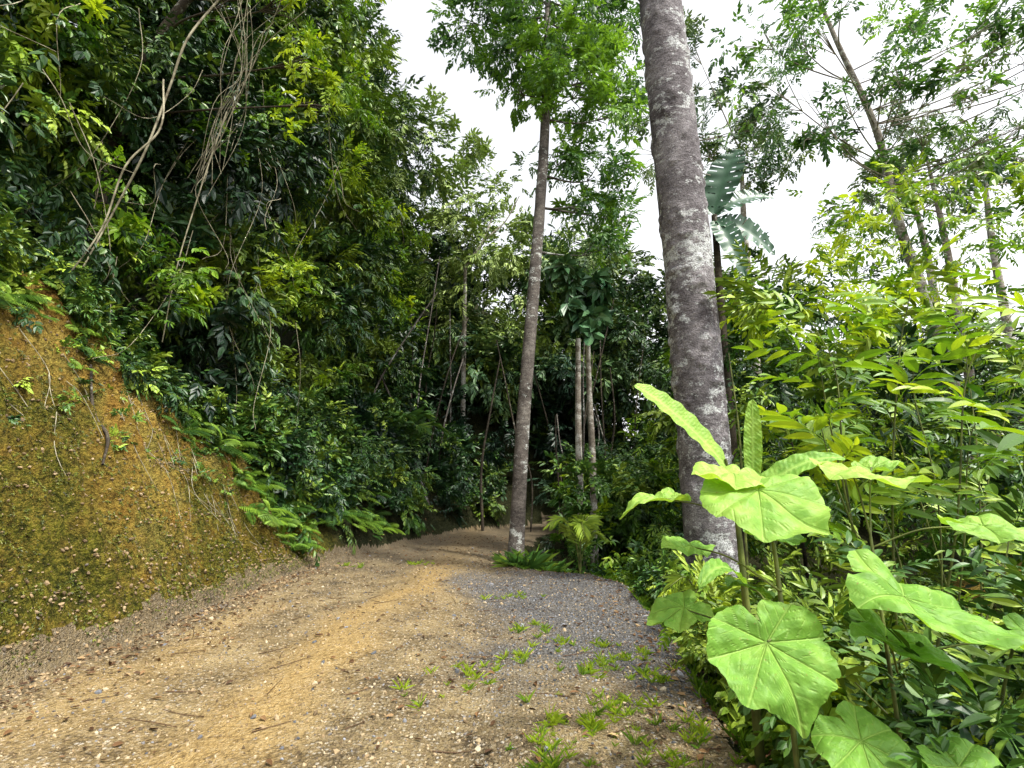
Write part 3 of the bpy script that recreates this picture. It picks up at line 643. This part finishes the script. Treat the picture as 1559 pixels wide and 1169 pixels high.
T.build('dead_branch', [B_dark], None, True)

# ------------------------------------------------------------------ foreground broad-leaf plant
TH = np.radians([0, 7, 18, 32, 44, 56, 70, 84, 96, 115, 135, 155, 168, 180])
RR = np.array([1.0, .88, .78, .74, .79, .73, .68, .71, .66, .62, .60, .55, .46, .20])
RH = np.array([1.0, .90, .81, .755, .72, .69, .66, .64, .62, .60, .58, .52, .42, .18])
VE = np.radians([0, 40, -40, 84, -84, 130, -130])
def bigleaf(acc, c, tip, nor, L, wf=1., lob=True, rnd=.5, cup=.12, droop=.25):
    c = np.array(c, float); a = nrm(np.array(tip, float)); n = np.array(nor, float); s = nrm(np.cross(n, a)); n = np.cross(a, s)
    NR, NA = 26, 200; th = np.linspace(-math.pi, math.pi, NA, endpoint=False); rr = np.interp(np.abs(th+.06*np.sin(th*2+rng.random()*6)), TH, RR if lob else RH)
    rr = (rr+np.roll(rr, 1)+np.roll(rr, -1))/3
    rr = rr*(1+.010*np.sin(th*31+rng.random()*6)+.025*np.sin(th*5+rng.random()*6)+.05*np.sin(th+rng.random()*6))
    for q in range(2):
        t0 = rng.uniform(-2.4, 2.4); rr = rr*(1-.12*rng.random()*np.exp(-((th-t0)/.04)**2))
    q = np.linspace(0, 1, NR)[1:]; r = q[:, None]*rr[None]; x = r*np.cos(th); y = r*np.sin(th)*wf
    dv = np.abs(((th[:, None]-VE[None]+math.pi) % (2*math.pi))-math.pi); di = dv.min(1)[None]; perp = r*np.sin(di); sl = r*np.cos(di)
    main = np.exp(-(perp/.010)**2); sec = .5*np.exp(-((np.abs(((sl-perp*.75)/.13) % 1-.5))/.06)**2)*(perp > .01)
    ve = np.maximum(main, sec)
    ph = rng.random()*6
    z = cup*y*y*1.2 - droop*np.maximum(x, 0)**2*.7 - droop*.7*np.abs(y)**2 + .06*np.minimum(perp*8, 1) + .035*np.sin(sl*24+ph)*np.minimum(perp*3, .7) + .05*q[:, None]**3*np.sin(th*5+ph) + .04*np.sin(x*6+ph)+ .07*q[:, None]**4*np.sin(th*2+ph)
    sc = L/1.3; P_ = c+((x-.25)[..., None]*a+y[..., None]*s+z[..., None]*n)*sc
    cen = c+a*(-.25)*sc
    V = np.vstack([cen[None], P_.reshape(-1, 3)]); I = 1+np.arange((NR-1)*NA).reshape(NR-1, NA)
    Qd = np.stack([I[:-1], I[1:], np.roll(I, -1, 1)[1:], np.roll(I, -1, 1)[:-1]], -1).reshape(-1, 4)
    tri = np.stack([np.zeros(NA, int), I[0], np.roll(I[0], -1)], -1)
    acc.add(V, np.concatenate([Qd.ravel(), tri.ravel()]), np.concatenate([np.full(len(Qd), 4), np.full(NA, 3)]), rnd, np.concatenate([[1], ve.ravel()]))
    return cen
e = empty('broadleaf_sapling'); TL = Acc(); TS = Acc()
g0 = hz(1.22, 2.4)
stem = tube(TS, [(1.2, 2.35, g0-.1), (1.13, 2.28, .5), (1.14, 2.3, .95), (1.16, 2.36, 1.3), (1.17, 2.42, 1.5)], [.012, .011, .010, .007], 10, 8)
st2 = tube(TS, [(1.75, 2.6, hz(1.75, 2.6)-.1), (1.7, 2.5, .4), (1.66, 2.45, .9), (1.72, 2.55, 1.35)], [.011, .009, .007], 10, 8)
for (c, tip, nor, L, wf, lob, rnd, sp) in [
    ((1.18, 2.36, 1.52), (.30, -.6, -.30), (-.1, -.50, .85), .48, 1.15, False, .70, (1.15, 2.4, 1.45)),
    ((1.03, 2.15, .92), (.12, -.45, -.6), (-.05, -.60, .72), .41, 1.15, True, .45, (1.13, 2.28, .9)),
    ((1.66, 2.12, 1.12), (.85, -.3, -.30), (.1, -.40, .9), .60, .70, False, .5, (1.66, 2.45, .9)),
    ((1.62, 2.25, .95), (.8, -.35, -.3), (.0, -.3, .95), .42, .6, False, .4, (1.66, 2.4, .8)),
    ((.82, 2.75, .96), (-.8, -.35, -.2), (-.1, -.35, .9), .32, .9, False, .6, (1.14, 2.3, .85)),
    ((1.76, 2.54, 1.64), (.95, -.2, -.12), (.1, -.25, .95), .46, .7, False, 1.0, (1.72, 2.55, 1.35)),
    ((1.04, 2.55, 1.64), (-.7, -.5, .02), (.1, -.35, .95), .38, .95, False, 1.1, (1.17, 2.42, 1.5)),
    ((.72, 2.66, 1.52), (-.95, -.2, -.08), (0, -.15, 1), .34, .6, False, .8, (1.16, 2.36, 1.35)),
    ((.90, 2.8, 1.28), (-.6, -.5, .1), (0, -.3, .95), .34, .7, False, .6, (1.14, 2.3, 1.15)),
    ((1.33, 2.08, .62), (.35, -.6, -.35), (.1, -.6, .8), .35, 1., True, .4, (1.2, 2.3, .5)),
    ((1.66, 2.05, .56), (.5, -.5, -.35), (.1, -.45, .85), .33, 1., False, .3, (1.7, 2.5, .4)),
    ((2.14, 2.30, 1.40), (.8, -.4, -.1), (.0, -.3, .95), .40, .7, False, .7, (1.72, 2.55, 1.3)),
    ((1.95, 2.75, 1.70), (.8, .2, .25), (-.2, -.3, .9), .30, .6, False, .7, (1.72, 2.55, 1.35)),
    ((2.2, 2.2, .95), (.7, -.4, -.2), (.0, -.35, .9), .34, .75, False, .45, (1.7, 2.5, .8)),
    ((1.35, 2.75, 1.34), (.2, .6, .1), (.0, -.4, .9), .32, .9, False, .3, (1.16, 2.4, 1.3)),
    ((1.28, 2.9, 1.05), (.3, .5, -.1), (.0, -.4, .9), .28, .9, False, .1, (1.16, 2.4, 1.0)),
    ((1.55, 2.9, .75), (.6, .1, -.2), (.0, -.4, .9), .28, .9, True, .1, (1.66, 2.5, .6))]:
    cen = bigleaf(TL, c, tip, nor, L, wf, lob, rnd)
    sp = np.array(sp); tube(TS, [sp, (sp+cen)/2+np.array([0, 0, .04]), cen], [.005, .004, .004], 7, 6)
TL.build('leaves', [M_big], e, True); TS.build('stems', [M_stem], e, True)

e = empty('young_banana_plant'); TL = Acc(); TS = Acc()
g0 = hz(1.42, 3.3)
tube(TS, [(1.45, 3.35, g0-.1), (1.42, 3.3, .8), (1.38, 3.25, 1.5), (1.33, 3.22, 1.75)], [.03, .022, .014, .008], 10, 6)
blade(TL, (1.33, 3.22, 1.70), (.76, 3.12, 2.20), .20, .06, .75, 60, 0, (.45, -.65, .35), .006, .4)
blade(TL, (1.5, 3.25, 1.6), (1.52, 3.2, 2.12), .11, .0, .7, 40, 0, (-.2, -.9, .1), .006, .35)
blade(TL, (1.4, 3.25, 1.4), (2.0, 3.1, 1.75), .17, .15, .5, 40, 0, (-.2, -.5, .7), .006, .45)
blade(TL, (1.4, 3.25, 1.0), (1.0, 2.9, 1.05), .12, .2, .4, 30, 0, (0, -.5, .7), .006, .45)
TL.build('leaves', [M_big], e, True); TS.build('stem', [M_stem], e, True)

def shrub(name, base, tips, cl, lm, rnd, nb=9):
    e = empty(name); TS = Acc(); TL = Acc(); base = np.array(base, float)
    for (tx, ty, tz) in tips:
        tip = np.array([tx, ty, tz], float); hd = tip-base
        mid = base+hd*[.35, .35, .55]+rng.normal(size=3)*.08; q3 = base+hd*[.7, .7, .88]+rng.normal(size=3)*.06
        C = tube(TS, [base, mid, q3, tip], [.012, .007, .003], 6, 8)
        ids = np.linspace(len(C)*.35, len(C)-1, nb).astype(int); a0 = rng.random()*6
        for k, ii in enumerate(ids):
            an = a0+k*2.4; tan = nrm(C[min(ii+1, len(C)-1)]-C[max(ii-1, 0)])
            x = np.array([math.cos(an), math.sin(an)-.15, .35+rng.normal()*.25])+tan*.35
            if k == nb-1: x = tan*.6+np.array([.4*math.cos(an), .4*math.sin(an), -.1])
            z = np.array([rng.normal()*.35, -.2+rng.normal()*.35, 1.])
            bake(TL, CP[rng.integers(0, 4)], C[ii][None], frames(x[None], z[None]), np.array([cl*(.6+.6*rng.random())]), rnd+rng.normal()*.2)
    TL.build('leaves', [lm], e, False); TS.build('stems', [M_stem], e, True)
shrub('compound_leaf_shrub', (2.9, 4.3, -.8), [(2.4, 3.9, 2.6), (2.3, 3.8, 2.0), (3.2, 3.9, 3.1), (3.9, 3.8, 2.9), (2.7, 4.4, 3.0)], .60, M_bright, .62, 8)
shrub('compound_leaf_shrub', (3.8, 4.0, -.6), [(3.3, 3.3, 1.9), (4.1, 3.4, 2.7), (4.2, 3.3, 1.9), (3.3, 2.9, 1.7)], .58, M_bright, .55, 7)
shrub('compound_leaf_shrub', (4.2, 5.6, -1), [(3.2, 5.2, 2.2), (4.4, 5.2, 3.2), (4.8, 5, 2.4)], .6, M_bright, .35, 7)
shrub('dark_leaf_shrub', (2.3, 3.0, -.5), [(1.9, 2.7, .8), (2.5, 2.6, 1.0), (2.9, 2.8, 1.2), (2.1, 2.5, .6), (2.6, 2.4, .8), (2.2, 3.2, 1.1), (3.0, 3.2, 1.3)], .38, M_mid, .6, 9)
shrub('dark_leaf_shrub', (3.4, 3.4, -.6), [(2.9, 2.9, .6), (3.4, 2.9, 1.0), (3.9, 3.2, 1.2), (3.1, 2.6, .6)], .38, M_mid, .6, 9)
shrub('compound_leaf_shrub', (5.4, 6.5, -1), [(4.4, 6, 2.6), (6, 6.4, 4.0), (6.6, 6.4, 3.2)], .62, M_mid, .7, 8)
shrub('compound_leaf_shrub', (4.9, 4.6, -1), [(4.3, 4.2, 3.3), (4.9, 4.3, 3.9)], .42, M_bright, .5, 8)

def palm(name, p, n, L, rnd):
    e = empty(name); TL = Acc(); TS = Acc(); p = np.array(p, float)
    for i in range(n):
        an = i*2.4+rng.normal()*.3; d = np.array([math.cos(an), math.sin(an), 0]); l = L*(.8+.4*rng.random()); k = .35+.65*(i/n)
        C = tube(TS, [p, p+d*l*.12*k+np.array([0, 0, l*.55]), p+d*l*.45*k+np.array([0, 0, l*.98]), p+d*l*.95*k+np.array([0, 0, l*(1.15-.4*k)])], [.012, .008, .003], 6, 9)
        for ii in range(9, len(C)-1):
            tan = nrm(C[ii+1]-C[ii]); s = nrm(np.cross([0, 0, 1.], tan)); t = ii/len(C)
            for sd in (-1, 1):
                R = frames((tan*.9+s*sd*.7+rng.normal(size=3)*.08+np.array([0, 0, -.15]))[None], np.array([[0, 0, 1.]])+d[None]*-.3); bake(TL, ONEL, C[ii][None], R, np.array([l*.36*math.sin(math.pi*min(.95, t))**.5]), rnd+rng.normal()*.1)
    TL.build('fronds', [M_mid], e); TS.build('stems', [M_stem], e, True)
ONEL = (leaf6([0, 0, 0], [1, 0, 0], [0, 0, 1], 1, .06, .25, .2), LL6, LS6, np.zeros(6))
palm('young_palm', (1.2, 9.5, hz(1.2, 9.5)), 8, .85, .8)
palm('young_palm', (2.2, 6.2, hz(2.2, 6.2)), 9, .7, .8)
palm('young_palm', (2.5, 7.0, hz(2.5, 7.0)), 8, .7, .6)
palm('young_palm', (3.4, 17.5, hz(3.4, 17.5)), 10, 2.0, .5)
palm('young_palm', (-3.4, 16.5, hz(-3.4, 16.5)), 10, 1.8, .5)

# ------------------------------------------------------------------ sky, sun, camera
w = bpy.data.worlds.new('World'); scene.world = w; w.use_nodes = True; ns = w.node_tree.nodes; lk = w.node_tree.links; ns.clear()
sky = ns.new('ShaderNodeTexSky'); sky.sky_type = 'NISHITA'; sky.sun_disc = False
ts = nrm(np.array([.38, -.30, .87])); el = math.asin(ts[2]); az = math.atan2(ts[0], ts[1])
sky.sun_elevation = el; sky.sun_rotation = az; sky.dust_density = 4; sky.air_density = 1.0; sky.ozone_density = 1
hs = ns.new('ShaderNodeHueSaturation'); hs.inputs['Saturation'].default_value = .12; hs.inputs['Value'].default_value = 2.9; lk.new(sky.outputs[0], hs.inputs['Color'])
bg = ns.new('ShaderNodeBackground'); bg.inputs[1].default_value = .15; lk.new(hs.outputs[0], bg.inputs[0])
o = ns.new('ShaderNodeOutputWorld'); lk.new(bg.outputs[0], o.inputs[0])
sd = bpy.data.lights.new('sun', 'SUN'); sd.energy = 4.8; sd.angle = math.radians(3); sd.color = (1, .95, .82)
so = bpy.data.objects.new('sun', sd); scene.collection.objects.link(so)
so.rotation_euler = Vector(ts).to_track_quat('Z', 'Y').to_euler()
cd = bpy.data.cameras.new('camera'); cd.lens = 18; cd.sensor_width = 36; cd.clip_end = 1000; cd.clip_start = .05
co = bpy.data.objects.new('camera', cd); scene.collection.objects.link(co)
co.location = (0, 0, 1.6); co.rotation_euler = (math.radians(90+11), 0, 0); scene.camera = co
scene.view_settings.view_transform = 'Standard'; scene.view_settings.look = 'None'; scene.view_settings.exposure = 0
